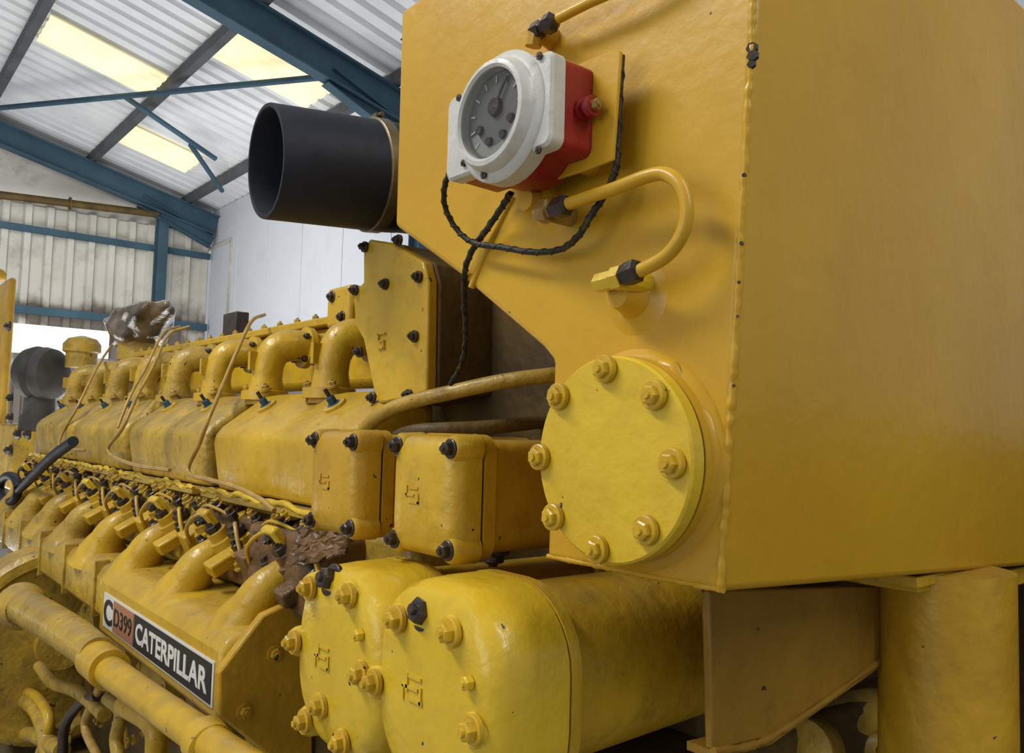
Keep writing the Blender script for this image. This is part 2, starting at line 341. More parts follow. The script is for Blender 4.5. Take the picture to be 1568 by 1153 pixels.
a=BP(1398,890,'X',-.600)
bx2('foot_plate',(-.66,a.y,BP(1398,903,'X',-.595).z),(-.592,BP(1482,880,'X',-.595).y,BP(1440,876,'X',-.595).z),YEL,tank,.003)
bx2('foot_plate_rear',(-.67,BP(1492,880,'X',-.60).y,BP(1520,908,'X',-.6).z),(-.6,2.1,BP(1500,885,'X',-.6).z),YEL,tank,.003)
bolts('foot_bolt',[BP(1496,912,'X',-.60)],(0,0,-1),YEL,tank,.01,.012)
# ================================================================ gauge
g=empty('gauge_switch_box')
A=BP(687,150,'Y',.70);B=BP(848,76,'Y',.70);D=BP(848,238,'Y',.70);E=BP(687,262,'Y',.70)
x0=A.x;x1=B.x;z1=(A.z+B.z)/2;z_=(D.z+E.z)/2
gc=BP(768,180,'Y',.70)
bm=bmesh.new(); cx=(x0+x1)/2;cz=(z1+z_)/2;hx=(x1-x0)/2;hz=(z1-z_)/2
a_loft(bm,[rsq(cx,cz,hx-.004,hz-.004,.012,.698),rsq(cx,cz,hx,hz,.014,.702),rsq(cx,cz,hx,hz,.014,.722)]); mk('front_cover',bm,WHT,g)
bm=bmesh.new(); a_loft(bm,[rsq(cx,cz,hx-.002,hz-.002,.014,.722),rsq(cx,cz,hx-.002,hz-.002,.014,.724),rsq(cx,cz,hx-.001,hz-.001,.014,.79)]); mk('red_body',bm,RED,g)
lathe('red_round_body',(gc.x,.79,gc.z-.004),(0,-1,0),[(0,.08),(.03,.086),(.068,.086)],RED,g)
bm=bmesh.new(); x_,y_,d_=frame(V((0,-1,0))); oo_=V((gc.x,.724,gc.z))
a_loft(bm,[circ(oo_+d_*h,x_,y_,rr,72) for h,rr in [(0,.092),(.026,.092),(.030,.089),(.034,.080),(.046,.076),(.050,.073),(.051,.067),(.048,.063),(.030,.062),(.030,.02)]],cap=True); mk('bezel',bm,WHT,g)
lathe('dial',(gc.x,.6935,gc.z),(0,-1,0),[(0,.0615),(.003,.0615)],DIAL,g,48)
lathe('dial_glass',(gc.x,.680,gc.z),(0,-1,0),[(0,.0625),(.003,.060),(.006,.04),(.008,.001)],GLS,g,48)
# pale crescent at the bottom of the dial
bm=bmesh.new()
i1=[V((gc.x+.058*math.cos(a),.6898,gc.z+.058*math.sin(a))) for a in [math.radians(200+14*i) for i in range(11)]]
i2=[V((gc.x+.040*math.cos(a),.6898,gc.z+.040*math.sin(a)-.002)) for a in [math.radians(200+14*i) for i in range(11)]]
va=[bm.verts.new(q) for q in i1]; vb=[bm.verts.new(q) for q in i2]
for i in range(10): bm.faces.new((va[i],va[i+1],vb[i+1],vb[i]))
mk('dial_crescent',bm,DIW,g,False)
bm=bmesh.new(); a_lathe(bm,(gc.x,.690,gc.z+.012),(0,-1,0),[(0,.014),(.006,.012)],16)
for a_ in (200,250,300,340): 
    a=math.radians(a_); a_lathe(bm,(gc.x+.036*math.cos(a),.6895,gc.z+.036*math.sin(a)),(0,-1,0),[(0,.007),(.004,.006)],12)
a_box(bm,V((gc.x+.012,.686,gc.z+.028)),(.004,.002,.05),Matrix.Rotation(.6,3,'Y')); mk('dial_works',bm,BLT,g)
bm=bmesh.new()
for i in range(11):
    a=math.radians(-40+26*i); a_box(bm,V((gc.x+.052*math.cos(a),.6892,gc.z+.052*math.sin(a))),(.010,.001,.0025),Matrix.Rotation(-a,3,'Y'))
mk('dial_ticks',bm,LBW,g,False)
bolts('cover_screws',[BP(a,b,'Y',.697) for a,b in ((704,150),(827,86),(826,230),(711,250))],(0,-1,0),BLT,g,.0055,.004,False)
q=BP(742,268,'Y',.69); bolts('lower_screw',[q],(0,-1,0),BLT,g,.006,.004,False)
kp=V((x1,.755,BP(905,163,'Y',.755).z))
bm=bmesh.new(); a_lathe(bm,kp,(1,0,0),[(0,.015),(.005,.015),(.006,.009),(.012,.009),(.013,.015),(.022,.014)],16); mk('reset_button',bm,RED,g)
bolts('button_bolt',[kp+V((.022,0,0))],(1,0,0),BRS,g,.008,.008,False)
bp_=[BP(a,b,'Y',.775) for a,b in ((880,100),(938,76),(950,78),(938,245),(893,262),(800,290),(800,200))]
prism('mounting_plate',bp_,(0,.006,0),TNK,g,.002)
bm=bmesh.new(); a_cyl(bm,(gc.x,.78,gc.z),(gc.x,TY,gc.z),.03); a_cyl(bm,(gc.x+.06,.78,gc.z-.05),(gc.x+.06,TY,gc.z-.05),.02); mk('mount_stud',bm,TNK,g)
cb=empty('electrical_cable')
def cable(nm,P,rr):
    tube(nm,P,rr,CAB,cb,n=8,sub=8,jit=.0)
    pts=crom(P,14); bm=bmesh.new(); H=[]
    t=(pts[1]-pts[0]).normalized(); x,y,_=frame(t)
    for i,q in enumerate(pts):
        tn=(pts[min(i+1,len(pts)-1)]-pts[max(i-1,0)]).normalized(); ax=t.cross(tn)
        if ax.length>1e-6:
            ro=Matrix.Rotation(t.angle(tn),3,ax.normalized()); x=ro@x;y=ro@y
        t=tn; H.append(q+(x*math.cos(i*.9)+y*math.sin(i*.9))*rr*.75)
    a_tube(bm,H,rr*.55,6,2); mk(nm+'_wrap',bm,CAB,cb,ang=60)
cable('gauge_lead',[T(690,262,.74),T(681,285,.74),T(682,318,.76),T(700,352,.78),T(726,372,.79),T(770,379,.79),T(815,386,.79),T(858,382,.79),T(885,362,.78),T(905,330,.78),T(925,300,.785),T(940,268,.785),T(945,240,.785),T(948,160,.785),T(952,85,.785)],.0046)
cable('engine_lead',[T(782,296,.78),T(768,318,.79),T(745,352,.795),T(725,380,.80),T(712,415,.81),T(711,460,.85),T(713,520,.9),T(706,560,.93),T(690,588,.95)],.005)
# ================================================================ intake hose
hs=empty('rubber_intake_hose')
h1=BP(406,247,'X',-1.86); h2=BP(592,272,'X',-1.83); ax=h2-h1; l=ax.length
lathe('hose',h1,ax,[(l+.03,.141),(l,.142),(0.004,.137),(0,.135),(0,.127),(.004,.125),(l*.9,.125)],RUB,hs,64)
lathe('hose_inside',h1+ax.normalized()*(l*.85),ax,[(0,.1245),(.01,.1245)],RBI,hs,40)
bmc=bmesh.new(); a_lathe(bmc,h1,ax,[(l-.055,.142),(l-.052,.1465),(l-.022,.1465),(l-.019,.142)],48)
x_,y_,d_=frame(ax); a_box(bmc,h1+d_*(l-.035)+V((0,0,.152)),(.03,.02,.022)); a_cyl(bmc,h1+d_*(l-.035)+V((-.03,0,.158)),h1+d_*(l-.035)+V((.03,0,.158)),.006)
mk('hose_clamp',bmc,STL,hs)
# ================================================================ engine
eng=empty('diesel_engine')
def Z(v): return CZ+v
lathe('intake_neck',h1,ax,[(l+.031,.12),(l+.033,.14),(l+.5,.14)],DKY,eng,40)
hp=[BP(a,b,'Y',1.06) for a,b in ((556,378),(566,366),(600,372),(648,400),(655,430),(653,600),(615,612),(580,618),(572,600),(556,520),(543,498),(541,448),(556,432))]
prism('thermostat_housing',hp,(0,.03,0),YEL,eng,.006)
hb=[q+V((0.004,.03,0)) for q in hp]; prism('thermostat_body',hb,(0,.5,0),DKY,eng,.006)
bolts('thermostat_bolts',[BP(a,b,'Y',1.055) for a,b in ((543,444),(589,435),(640,424),(634,515),(550,539),(570,609),(625,605),(558,378),(610,368))],(0,-1,0),BLT,eng,.010,.014)
bm=bmesh.new(); c=BP(583,522,'Y',1.055)
for dx,dz,w,h in ((0,.018,.035,.004),(0,0,.03,.004),(0,-.018,.035,.004),(-.015,.01,.004,.02),(.012,-.01,.004,.02)): a_box(bm,c+V((dx,.002,dz)),(w,.006,h))
mk('cast_mark',bm,YEL,eng)
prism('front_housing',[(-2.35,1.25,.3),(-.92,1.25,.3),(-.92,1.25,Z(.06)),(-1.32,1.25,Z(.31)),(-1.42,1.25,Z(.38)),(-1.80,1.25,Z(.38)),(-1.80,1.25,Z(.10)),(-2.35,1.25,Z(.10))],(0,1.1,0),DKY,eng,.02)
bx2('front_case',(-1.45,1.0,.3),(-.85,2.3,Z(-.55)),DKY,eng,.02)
tube('coolant_pipe',[BP(563,652,'Y',1.0),BP(580,637,'Y',1.0),BP(620,618,'Y',1.02),BP(690,601,'Y',1.06),BP(770,584,'Y',1.12),BP(850,574,'Y',1.2),BP(900,570,'Y',1.3)],.017,GRM,eng,n=16)
tube('lower_coolant_pipe',[BP(600,672,'Y',1.05),BP(640,660,'Y',1.0),BP(740,655,'Y',1.1),BP(835,645,'Y',1.25)],.016,DKY,eng,n=14)
tube('vertical_pipe',[BP(612,800,'Y',1.1),BP(612,900,'Y',1.1),BP(614,960,'Y',1.1)],.03,YEL,eng)
tube('drain_pipe',[BP(918,850,'Y',1.2),BP(918,950,'Y',1.2)],.012,YEL,eng)
bm=bmesh.new()
for px,w in ((560,.02),(760,.03),(870,.02),(955,.015),(1010,.04)):
    q=BP(px,880,'Y',1.3); a_box(bm,q,(w,.05,.4))
bev(mk('stay_brackets',bm,GRM,eng),.004)
bx2('rear_subframe',(-1.5,2.42,0),(1.2,2.75,Z(-.02)),DKY,eng,.02)
bm=bmesh.new()
for i in range(5): a_box(bm,V((-1.2+i*.5,2.40,.8)),(.05,.05,1.5))
mk('subframe_ribs',bm,GRM,eng)
# --- heat exchangers
hx=empty('heat_exchanger')
for i,(px,py) in enumerate(((516,738),(653,758))):
    c=BP(px,py,'Y',.80); cx,cz=c.x+.008,c.z
    bm=bmesh.new()
    a_loft(bm,[rsq(cx,cz,.05,.055,.03,.778),rsq(cx,cz,.078,.083,.035,.781),rsq(cx,cz,.092,.097,.035,.792),rsq(cx,cz,.097,.102,.035,.808),rsq(cx,cz,.099,.104,.035,.836)])
    for sx in (-1,1):
        for sz in (-1,1): a_lathe(bm,(cx+sx*.08,.836,cz+sz*.082),(0,-1,0),[(0,.025),(.045,.023),(.051,.019)],20)
    for dx,dz,w,h in ((-.012,0,.03,.004),(.0,.012,.028,.004),(-.02,.006,.004,.02),(.015,-.006,.004,.018),(.002,-.012,.03,.004)):
        a_box(bm,V((cx-.015+dx,.778,cz+dz)),(w,.004,h))
    mk('end_cap',bm,YEL if i else ORG,hx)
    bm=bmesh.new(); a_loft(bm,[rsq(cx,cz,.096,.101,.035,.836),rsq(cx,cz,.096,.101,.035,.841)]); mk('gasket',bm,BLT,hx)
    bm=bmesh.new(); a_loft(bm,[rsq(cx,cz,.101,.106,.035,.841),rsq(cx,cz,.101,.106,.035,.865),rsq(cx,cz,.09,.096,.03,.875),rsq(cx,cz,.09,.096,.03,1.24)]); mk('body',bm,ORG,hx)  # darker orange on the bodies stands in for shade on their sides
    bolts('cap_bolts',[V((cx+sx*.08,.785,cz+sz*.082)) for sx in (-1,1) for sz in (-1,1)],(0,-1,0),BLT,hx,.0115,.016)
    q=V((cx+.03,.92,cz-.1)); bolts('drain_plug',[q],(0,0,-1),BLT,hx,.02,.02)
for i,(px,py,bl) in enumerate(((519,1012,[(473,900),(533,912),(450,983),(552,1033),(490,1082),(466,1105),(523,1138)]),(664,1062,[(608,948),(690,968),(572,1045),(724,1118),(635,1180)]))):
    c=BP(px,py,'Y',.68); cx,cz=c.x,c.z
    bm=bmesh.new()
    a_loft(bm,[rsq(cx,cz,.08,.08,.07,.669,9),rsq(cx,cz,.124,.126,.098,.671,9),rsq(cx,cz,.139,.142,.108,.680,9),rsq(cx,cz,.147,.150,.112,.698,9),rsq(cx,cz,.150,.153,.115,.74,9),rsq(cx,cz,.150,.153,.115,.80,9)])
    for (a,b) in bl:
        q=BP(a,b,'Y',.67); a_lathe(bm,(q.x,.76,q.z),(0,-1,0),[(0,.034),(.085,.026),(.094,.021)],20)
    for dx,dz,w,h in ((-.012,0,.04,.005),(.0,.016,.032,.005),(-.02,.006,.005,.026),(.015,-.006,.005,.024),(.002,-.016,.036,.005),(-.03,-.01,.005,.02)):
        a_box(bm,V((cx-.03+dx,.669,cz+dz)),(w,.005,h))
    mk('large_end_cap',bm,BRT,hx)
    bm=bmesh.new(); a_loft(bm,[rsq(cx,cz,.148,.151,.115,.80,9),rsq(cx,cz,.148,.151,.115,.803,9)]); mk('gasket',bm,BLT,hx)
    bm=bmesh.new(); a_loft(bm,[rsq(cx,cz,.151,.154,.115,.803,9),rsq(cx,cz,.151,.154,.115,.822,9),rsq(cx,cz,.134,.134,.125,.826,9),rsq(cx,cz,.130,.130,.125,1.4,9)]); mk('shell',bm,YEL,hx)
    bolts('large_cap_bolts',[BP(a,b,'Y',.664) for a,b in bl],(0,-1,0),YEL,hx,.0135,.017)
    q=BP(*((508,888),(652,938))[i],'Y',.68); bolts('plug',[q],(0,-.9,.3),BLT,hx,.019,.022)
    q=BP(*((553,972),(720,1045))[i],'Y',.669); bolts('small_plug',[q],(0,-1,0),BRT,hx,.010,.012,False)
bx2('exchanger_saddle',(-1.45,.95,.3),(-.86,1.0,Z(-.56)),DKY,hx,.02)
# --- block + skid
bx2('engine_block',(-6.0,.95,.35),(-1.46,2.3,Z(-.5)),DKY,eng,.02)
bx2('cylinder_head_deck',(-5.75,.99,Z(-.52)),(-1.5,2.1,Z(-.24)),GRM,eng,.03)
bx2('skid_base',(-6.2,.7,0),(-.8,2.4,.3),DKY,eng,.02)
XC=[-1.92-.455*k for k in range(8)]
pc=.93; X0=-1.74
for i in range(4):
    xa=X0-pc*i; xb=xa-pc+.08
    prof=[(.965,-.21),(.942,-.07),(.946,-.04),(.966,-.015),(1.10,.085),(1.15,.095),(1.22,.06),(1.22,-.21)]
    pr=[V((0,y,Z(z))) for y,z in prof]; cen=V((0,1.08,Z(-.06)))
    bm=bmesh.new(); rings=[]
    for x,s_ in ((xa,.80),(xa-.012,.94),(xa-.04,1),(xa-.36,1),(xa-.385,.93),(xa-.475,.93),(xa-.50,1),(xb+.04,1),(xb+.012,.94),(xb,.80)):
        rings.append([V((x,0,0))+cen+V((0,(q.y-cen.y)*s_,(q.z-cen.z)*(s_ if q.z>cen.z else 1))) for q in pr])
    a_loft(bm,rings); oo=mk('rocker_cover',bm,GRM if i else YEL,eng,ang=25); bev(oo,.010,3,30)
    pts=[V((xa-(xa-xb)*t/24,.925+random.uniform(-.004,.004),Z(-.213+random.uniform(-.008,.008)))) for t in range(25)]
    tube('cover_gasket_lip',pts,.009,BRT,eng,n=6,sub=2,jit=.2)
    bx2('cover_flange',(xb,.92,Z(-.235)),(xa,1.24,Z(-.215)),GRM,eng,.003)
    for xx in (xa-.24,xa-.68):
        q=V((xx,1.05,Z(.050))); nn=V((0,-.6,.8))
        bm=bmesh.new(); a_lathe(bm,q-nn*.01,nn,[(0,.036),(.016,.032),(.018,.02)],20); mk('stud_boss',bm,YEL,eng)
        bolts('cover_stud',[q+nn*.006],nn,BLU,eng,.013,.026)
        bm=bmesh.new(); a_cyl(bm,q+nn*.03,q+nn*.055,.006,n=8); mk('stud_end',bm,BLT,eng)
XU=[-2.17-.455*k for k in range(8)]
for k,x in enumerate(XU):
    bm=bmesh.new()
    a_tube(bm,[(x,1.135,Z(.06)),(x,1.135,Z(.15)),(x+.005,1.140,Z(.205)),(x+.01,1.165,Z(.250)),(x+.03,1.22,Z(.265)),(x+.03,1.32,Z(.252))],[.066,.05,.05,.054,.054,.055],18,5)
    a_lathe(bm,(x+.027,1.245,Z(.262)),(0,1,-.1),[(0,.052),(.002,.072),(.022,.072),(.024,.055)],20)
    a_lathe(bm,(x,1.13,Z(.075)),(0,0,1),[(0,.078),(.030,.076),(.033,.055)],20)
    a_box(bm,V((x,1.095,Z(.205))),(.018,.05,.06))
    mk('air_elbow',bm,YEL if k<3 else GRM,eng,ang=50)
    bolts('elbow_bolts',[V((x+.027+.060*math.cos(a),1.243,Z(.262)+.060*math.sin(a))) for a in (.6,2.4,3.9,5.5)],(0,-1,0),BLT if k<4 else GRM,eng,.011,.016,False)
    bolts('elbow_base_bolts',[V((x+.075,1.10,Z(.108))),V((x-.075,1.10,Z(.108)))],(0,-.3,1),GRM,eng,.013,.016)
bx2('air_manifold',(-5.9,1.32,Z(.12)),(-1.95,1.62,Z(.34)),YEL,eng,.03)
bx2('air_manifold_lid',(-5.0,1.30,Z(.34)),(-2.3,1.60,Z(.37)),YEL,eng,.006)
bm=bmesh.new()
for k in range(18): a_bolt(bm,(-2.4-k*.15,1.34,Z(.37)),(0,0,1),.012,.02)
mk('manifold_bolts',bm,GRM,eng,ang=25)
tube('manifold_outlet',[(-2.2,1.25,Z(.38)),(-2.05,1.2,Z(.355)),(-1.95,1.2,Z(.37)),(-1.8,1.2,Z(.40)),(-1.6,1.25,Z(.41))],.033,YEL,eng)
bx2('outlet_block',(-2.35,1.2,Z(.30)),(-2.2,1.34,Z(.43)),YEL,eng,.015)
bolts('block_bolts',[(-2.31,1.2,Z(.40)),(-2.24,1.2,Z(.33))],(0,-1,0),BLT,eng,.013,.015)
bx2('sensor_box',(BP(348,490,'Y',1.4).x,1.38,Z(.37)),(BP(368,490,'Y',1.4).x,1.44,BP(360,479,'Y',1.4).z),BLT,eng,.004)
# --- lower water manifold with name plate
MY=.72
z_t=(BP(328,1015,'Y',MY).z+BP(160,903,'Y',MY).z)/2; z_b=(BP(328,1088,'Y',MY).z+BP(160,958,'Y',MY).z)/2
xl=BP(160,930,'Y',MY).x; xr=BP(328,1050,'Y',MY).x
mp=[(MY,z_b-.03),(MY,z_t+.025),(MY+.02,z_t+.05),(MY+.06,z_t+.065),(.96,z_t+.075),(.96,z_b-.03)]
prism('water_manifold',[(xl-.06,y,z) for y,z in mp],(xr-xl+.09,0,0),YEL,eng,.014)
mp2=[(MY+.03,z_b-.01),(MY+.03,z_t+.01),(MY+.05,z_t+.045),(MY+.08,z_t+.055),(.96,z_t+.055),(.96,z_b-.01)]
prism('water_manifold_rear',[(-5.7,y,z) for y,z in mp2],(5.7+xl-.06,0,0),GRM,eng,.014)
ep=[BP(a,b,'X',xr+.06) for a,b in ((335,1030),(403,942),(440,925),(478,950),(480,1200),(420,1165),(336,1098))]
prism('manifold_end',ep,(-.03,0,0),ORG,eng,.006)
bolts('manifold_end_bolts',[BP(a,b,'X',xr+.06) for a,b in ((421,1001),(375,1090))],(1,0,0),ORG,eng,.014,.014)
n_=V((0,.79,.61)); v_=V((0,.61,-.79)); x1_=V((1,0,0))
for k,x in enumerate(XC):
    bm=bmesh.new(); zt_=z_t+.055
    a_tube(bm,[(x-.06,.835,zt_-.04),(x-.05,.835,zt_+.00),(x-.025,.838,zt_+.045),(x-.005,.855,zt_+.085),(x,.90,zt_+.115)],[.115,.088,.058,.050,.046],20,5)
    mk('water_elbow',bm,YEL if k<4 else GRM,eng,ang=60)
    fc=V((x+.01,.925,zt_+.135)); rot=Matrix((x1_,v_,n_)).transposed()
    bm=bmesh.new(); a_box(bm,fc,(.070,.26,.026),rot); ob=mk('elbow_flange',bm,YEL if k%2 else BRT,eng); bev(ob,.008)
    bolts('flange_bolts',[fc+v_*.105-n_*.012,fc-v_*.105-n_*.012],-n_,BLT,eng,.012,.014)
    if x<xl-.1:
        bm=bmesh.new(); a_box(bm,V((x+.22,MY+.045,(z_t+z_b)/2+.02)),(.014,.05,.19)); bev(mk('manifold_rib',bm,GRM,eng),.004)
# injector gear per cylinder
for k,x in enumerate(XC):
    zz=Z(-.40)
    mt=RST if k<2 else GRM
    bm=bmesh.new()
    a_box(bm,V((x+.02,.975 if k==0 else 1.0,zz+.04)),(.42,.2 if k==0 else .16,.20)); 
    bev(mk('cylinder_head',bm,mt,eng),.02)
    sl=V((0,-.6,.8))
    bm=bmesh.new()
    for (dx,y,z,rr,hh) in ((-.13,.93,.06,.045,.045),(.03,.915,.045,.040,.055),(.15,.93,.06,.048,.035),(-.04,.955,.12,.03,.03),(.09,.945,.115,.026,.03),(-.20,.955,.115,.028,.03)):
        a_lathe(bm,(x+dx,y,zz+z),sl,[(0,rr*1.1),(hh*.5,rr),(hh*.55,rr*.75),(hh,rr*.72),(hh*1.05,rr*.55)],18)
    mk('injector_boss',bm,YEL if k else RST,eng)
    bm=bmesh.new()
    for (dx,y,z,rr) in ((-.13,.905,.09,.021),(.03,.885,.08,.020),(.15,.905,.085,.022),(-.05,.93,.13,.014),(.09,.915,.12,.014),(-.20,.92,.12,.013),(.20,.89,.05,.013),(-.06,.89,.03,.013)):
        a_lathe(bm,(x+dx,y,zz+z),sl,[(0,rr),(.012,rr),(.014,rr*1.2),(.028,rr*1.2),(.031,rr*.8),(.042,rr*.7)],6,random.random())
    mk('injector_nuts',bm,BLT,eng,ang=25)
    bm=bmesh.new()
    for j in range(9):
        a_bolt(bm,(x-.21+.05*j+random.uniform(-.012,.012),random.uniform(.91,.93),zz+random.choice((.0,.03,.145,.16))),sl,random.uniform(.010,.015),.018)
    mk('head_studs',bm,GRM if k else YEL,eng,ang=25)
    bm=bmesh.new()
    a_tube(bm,[(x+.03,.87,zz+.12),(x+.01,.85,zz+.135),(x-.05,.845,zz+.12),(x-.12,.85,zz+.08),(x-.17,.88,zz+.03)],.006,8,5)
    a_tube(bm,[(x-.13,.89,zz+.13),(x-.08,.89,zz+.15),(x-.01,.90,zz+.145),(x+.1,.92,zz+.12)],.005,8,5)
    a_tube(bm,[(x+.15,.89,zz+.12),(x+.20,.87,zz+.12),(x+.24,.87,zz+.06),(x+.25,.90,zz-.02)],.006,8,5)
    mk('fuel_line',bm,CPR if k%2 else YEL,eng,ang=60)
    a_=bmesh.new(); rt=Matrix.Rotation(.5,3,'X')@Matrix.Rotation(.2,3,'Y'); a_box(a_,V((x+.1,.88,zz+.01)),(.05,.09,.04),rt); a_box(a_,V((x-.2,.90,zz+.03)),(.06,.06,.08),rt); bev(mk('clamp_block',a_,YEL if k else RST,eng),.006)
bm=bmesh.new(); n=14; q00=BP(440,868,'Y',.85);q10=BP(530,845,'Y',.86);q01=BP(462,805,'Y',.87);q11=BP(545,805,'Y',.9)
G=[[bm.verts.new((q00*(1-i/n)+q10*(i/n))*(1-j/n)+(q01*(1-i/n)+q11*(i/n))*(j/n)+V((random.uniform(-1,1),random.uniform(-1,1),random.uniform(-1,1)))*.006) for j in range(n+1)] for i in range(n+1)]
for i in range(n):
    for j in range(n): bm.faces.new((G[i][j],G[i+1][j],G[i+1][j+1],G[i][j+1]))
oo=mk('crumpled_gasket',bm,RST,eng,False); s_=oo.modifiers.new('s','SOLIDIFY'); s_.thickness=.006
def CL(nm,P,rr=.005): tube(nm,P,rr,CPR,eng,n=8,sub=6)
CL('capillary_line',[BP(405,482,'Y',1.3),BP(385,492,'Y',1.2),BP(362,540,'Y',1.1),BP(343,585,'Y',1.03),BP(322,635,'Y',.93),BP(305,680,'Y',.91),BP(288,722,'Y',.90),BP(322,735,'Y',.89),BP(360,745,'Y',.88),BP(400,765,'Y',.87),BP(420,782,'Y',.87)],.007)
CL('capillary_line_b',[BP(290,500,'Y',1.3),BP(258,513,'Y',1.2),BP(235,560,'Y',1.1),BP(208,610,'Y',.98),BP(188,655,'Y',.92),BP(165,690,'Y',.91),BP(200,710,'Y',.89),BP(260,720,'Y',.89)],.007)
CL('capillary_line_c',[BP(275,500,'Y',1.3),BP(250,510,'Y',1.2),BP(225,560,'Y',1.1),BP(200,605,'Y',.98),BP(180,655,'Y',.92)],.006)
CL('capillary_line_d',[BP(170,530,'Y',1.3),BP(150,560,'Y',1.1),BP(120,620,'Y',.98),BP(90,680,'Y',.91),BP(130,690,'Y',.89)],.007)
zc=(z_t+z_b)/2; hh=(z_t-z_b)*.98
bx2('plate_back',(xl,MY-.003,zc-hh/2),(xr,MY,zc+hh/2),LBW,eng,0)
xs=[xl,xl+(xr-xl)*.125,xl+(xr-xl)*.345,xr]
bx2('plate_orange',(xs[1],MY-.005,zc-hh*.44),(xs[2],MY-.003,zc+hh*.44),LBO,eng,0)
bx2('plate_black',(xs[2]+.008,MY-.005,zc-hh*.44),(xr-.010,MY-.003,zc+hh*.44),LBK,eng,0)
def text(nm,s,xa,xb,zc,h,mat,y,off=.026):
    cu=bpy.data.curves.new(nm,'FONT'); cu.body=s; cu.size=1; cu.offset=off; cu.extrude=.01; cu.align_x='LEFT'
    to=bpy.data.objects.new(nm,cu); sc.collection.objects.link(to); bpy.context.view_layer.update()
    dg=bpy.context.evaluated_depsgraph_get(); me=bpy.data.meshes.new_from_object(to.evaluated_get(dg)); bpy.data.objects.remove(to)
    X=[v.co.x for v in me.vertices];Y_=[v.co.y for v in me.vertices]
    sx=(xb-xa)/(max(X)-min(X)); sy=h/(max(Y_)-min(Y_)); mx=min(X);my=(max(Y_)+min(Y_))/2
    for v in me.vertices:
        a,b,c=v.co; v.co=(xa+(a-mx)*sx,y-c*.1,zc+(b-my)*sy)
    me.materials.clear(); me.materials.append(mat); o=bpy.data.objects.new(nm,me); sc.collection.objects.link(o); o.parent=eng
text('plate_letters','CATERPILLAR',xs[2]+.03,xr-.03,zc,hh*.55,LBW,MY-.0055)
text('plate_model','D399',xs[1]+.015,xs[2]-.012,zc,hh*.50,LBK,MY-.0055,.008)
text('plate_logo','C',xs[0]+.012,xs[1]-.012,zc,hh*.75,LBK,MY-.004)
# --- side pipes lower left
LP=.62
tube('oil_pipe_rear',[BP(40,930,'Y',LP),BP(70,948,'Y',LP),BP(110,973,'Y',LP),BP(150,1003,'Y',LP)],[.062,.060,.055,.048],GRM,eng,n=24)
tube('oil_pipe',[BP(150,1014,'Y',LP),BP(200,1051,'Y',LP),BP(260,1094,'Y',LP),BP(330,1143,'Y',LP),BP(430,1212,'Y',LP)],[.040,.037,.036,.035,.035],YEL,eng,n=24)
a=BP(146,1008,'Y',LP);b=BP(162,1021,'Y',LP); lathe('pipe_coupling',a,b-a,[(0,.042),(0,.052),((b-a).length*1.4,.052),((b-a).length*1.4,.036)],YEL,eng)
a=BP(35,930,'Y',LP); lathe('pipe_flange',a,(1,0,0),[(-.05,.085),(.0,.085),(.05,.065)],GRM,eng)
a=BP(310,1129,'Y',LP); lathe('pipe_collar',a,(1,0,-.1),[(0,.036),(.005,.045),(.05,.045),(.055,.036)],YEL,eng)
bm=bmesh.new()
for i in range(9):
    x=-1.9-.45*i
    a_lathe(bm,(x-.1,.95,Z(-.92)),(0,-1,0),[(0,.15),(.05,.15),(.06,.13),(.07,.05)],28)
mk('inspection_covers',bm,GRM,eng)
for i in range(8):
    x=-1.9-.45*i
    bolts('inspection_bolts',[(x-.1+.125*math.cos(a),.895,Z(-.92)+.125*math.sin(a)) for a in (0.4,1.4,2.5,3.5,4.6,5.6)],(0,-1,0),GRM,eng,.014,.014)
for P,rr,mt in (([(95,1160),(100,1110),(125,1075),(150,1065)],.018,BLT),([(165,1070),(185,1090),(178,1130),(182,1160)],.02,GRM),([(0,1020),(20,1060),(60,1090),(80,1170)],.035,GRM),([(190,1080),(235,1110),(240,1160)],.03,YEL),([(0,1095),(40,1060),(75,1100),(60,1160)],.02,YEL),([(160,1020),(150,1060),(130,1110),(150,1160)],.014,CPR),([(60,1020),(80,1045),(120,1060),(160,1095)],.022,GRM),([(10,1130),(50,1125),(95,1150)],.03,GRM)):
    tube('service_pipe',[BP(a,b,'Y',.74) for a,b in P],rr,mt,eng)
bm=bmesh.new()
for j in range(26):
    q=BP(random.uniform(15,300),random.uniform(1075,1150),'Y',.80); a_bolt(bm,q,(0,-1,.1),random.uniform(.010,.018),.02)
mk('side_bolts',bm,GRM,eng,ang=25)
q=BP(215,1172,'Y',.62); lathe('filter_canister',q,(0,0,-1),[(0,.02),(.0,.06),(.03,.08),(.3,.08)],YEL,eng)
q=BP(-5,1010,'Y',.6)
lathe('flywheel_housing',(q.x-.1,q.y+.25,q.z),(1,0,0),[(-.2,.42),(0,.42),(.02,.40),(.02,.36),(-.02,.34),(-.02,.1),(.03,.1)],GRM,eng,64)
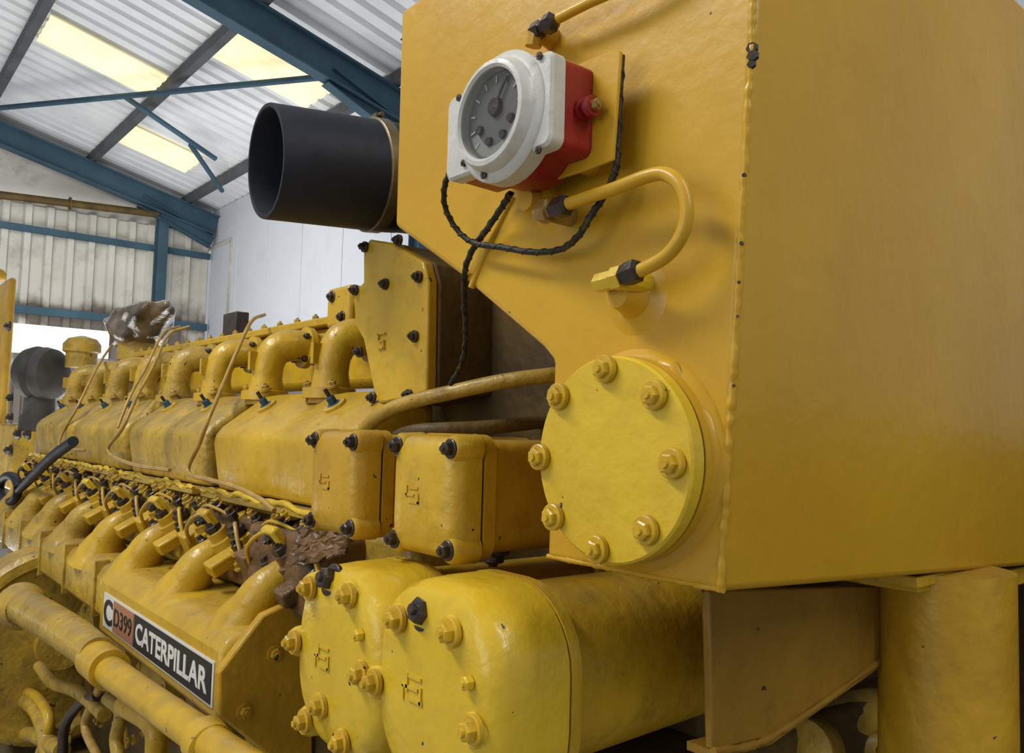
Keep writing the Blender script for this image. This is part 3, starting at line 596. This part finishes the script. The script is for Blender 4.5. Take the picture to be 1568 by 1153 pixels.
# rear end parts
q=BP(66,572,'Y',1.15)
bm=bmesh.new(); a_lathe(bm,q+V((-.05,-.02,0)),(.75,.66,0),[(-.12,.08),(-.10,.14),(-.06,.175),(.0,.19),(.03,.17),(.06,.185),(.12,.17),(.16,.12),(.17,.06)],40); a_lathe(bm,q+V((-.06,0,-.40)),(0,0,1),[(0,.12),(.1,.12),(.12,.10),(.4,.09)],24); mk('turbocharger_hose',bm,GRY,eng)
q=BP(126,530,'Y',1.35); lathe('breather_cap',q+V((0,0,-.15)),(0,0,1),[(0,.1),(.1,.1),(.11,.12),(.16,.12),(.20,.09),(.22,.02)],GRM,eng)
bx2('rear_bracket',BP(-60,700,'Y',1.1),BP(26,425,'Y',1.15),ORG,eng,.03)
q=BP(8,425,'Y',1.0); lathe('rear_knob',q,(0,-1,.3),[(0,.03),(.03,.05),(.08,.05)],ORG,eng)
bx2('rear_block',BP(-60,720,'Y',1.05),BP(58,650,'Y',1.2),GRM,eng,.02)
bolts('rear_bolts',[BP(a,b,'Y',1.04) for a,b in ((15,500),(18,610),(18,640),(30,665),(45,665),(15,690))],(0,-1,0),BLT,eng,.03,.03)
tube('lever_grip',[BP(112,676,'Y',.8),BP(80,700,'Y',.8),BP(45,735,'Y',.8),BP(28,752,'Y',.8)],[.022,.024,.022,.018],RUB,eng)
tube('lever_ring',[BP(14+14*math.cos(a),748+20*math.sin(a),'Y',.8) for a in [i*math.pi/5 for i in range(11)]],.022,RUB,eng)
# wrapped part on top
w=empty('wrapped_air_cleaner')
bm=bmesh.new()
c=BP(212,526,'Y',1.5); rings=[]
for j,(h,sx,sy) in enumerate(((-.02,.22,.13),(.02,.25,.15),(.05,.27,.16),(.09,.34,.17),(.13,.42,.17),(.165,.47,.17),(.195,.47,.16),(.21,.38,.11))):
    rg=[]
    for i in range(40):
        a=2*math.pi*i/40; k=1+.07*math.sin(5*a+j*1.3)+.05*math.sin(11*a-j)+random.uniform(-.03,.03)
        rg.append(c+V((sx*k*math.cos(a),sy*k*math.sin(a),h+.028*math.cos(a)+.012*math.sin(7*a+j))))
    rings.append(rg)
a_loft(bm,rings); oo=mk('wrap',bm,FOI,w,True,80); ss=oo.modifiers.new('s','SUBSURF'); ss.levels=1; ss.render_levels=1
bm=bmesh.new(); a_cyl(bm,(c.x,c.y,Z(.37)),c+V((0,0,.05)),.12); mk('stub',bm,GRM,w)
bm=bmesh.new(); a_cyl(bm,BP(1205,1150,'Y',1.6),BP(1340,1140,'Y',1.75),.03); a_cyl(bm,BP(1240,1105,'Y',1.6),BP(1340,1090,'Y',1.8),.05); a_lathe(bm,BP(1250,1150,'Y',1.5),(0,-1,.2),[(0,.06),(.05,.06),(.06,.03)],20); mk('pump_parts',bm,GRM,eng)
# ================================================================ lights
wd=bpy.data.worlds.new('world'); sc.world=wd; wd.use_nodes=True
wd.node_tree.nodes['Background'].inputs[0].default_value=(.88,.94,1,1); wd.node_tree.nodes['Background'].inputs[1].default_value=.40
def area(n,loc,tgt,sz,pw,col=(1,.97,.92)):
    l=bpy.data.lights.new(n,'AREA'); l.shape='RECTANGLE'; l.size=sz[0]; l.size_y=sz[1]; l.energy=pw; l.color=col
    o=bpy.data.objects.new(n,l); sc.collection.objects.link(o); o.location=loc; o.rotation_euler=(V(tgt)-V(loc)).to_track_quat('-Z','Y').to_euler()
area('skylight_lamp',(-3.0,-1.8,5.4),(-1.6,1,1.4),(3,.6),190,(1,.99,.96))
area('skylight_lamp_near',(1.6,1.0,4.4),(-.6,1.4,1.2),(.4,2.5),50,(1,.99,.96))
area('skylight_lamp_far',(-10.5,2.0,5.2),(-12,4,1),(4,1.2),75,(1,.98,.94))
area('added_roof_uplight',(-9,1.5,.3),(-9.5,2,6),(6,5),340,(1,1,.99))  # added uplight to brighten the roof underside, in place of floor bounce
area('side_fill_lamp',(-1.5,-5,2.6),(-1.8,1,1.4),(4,3),80,(.98,.99,1))  # added fill light from the open side, no doorway there
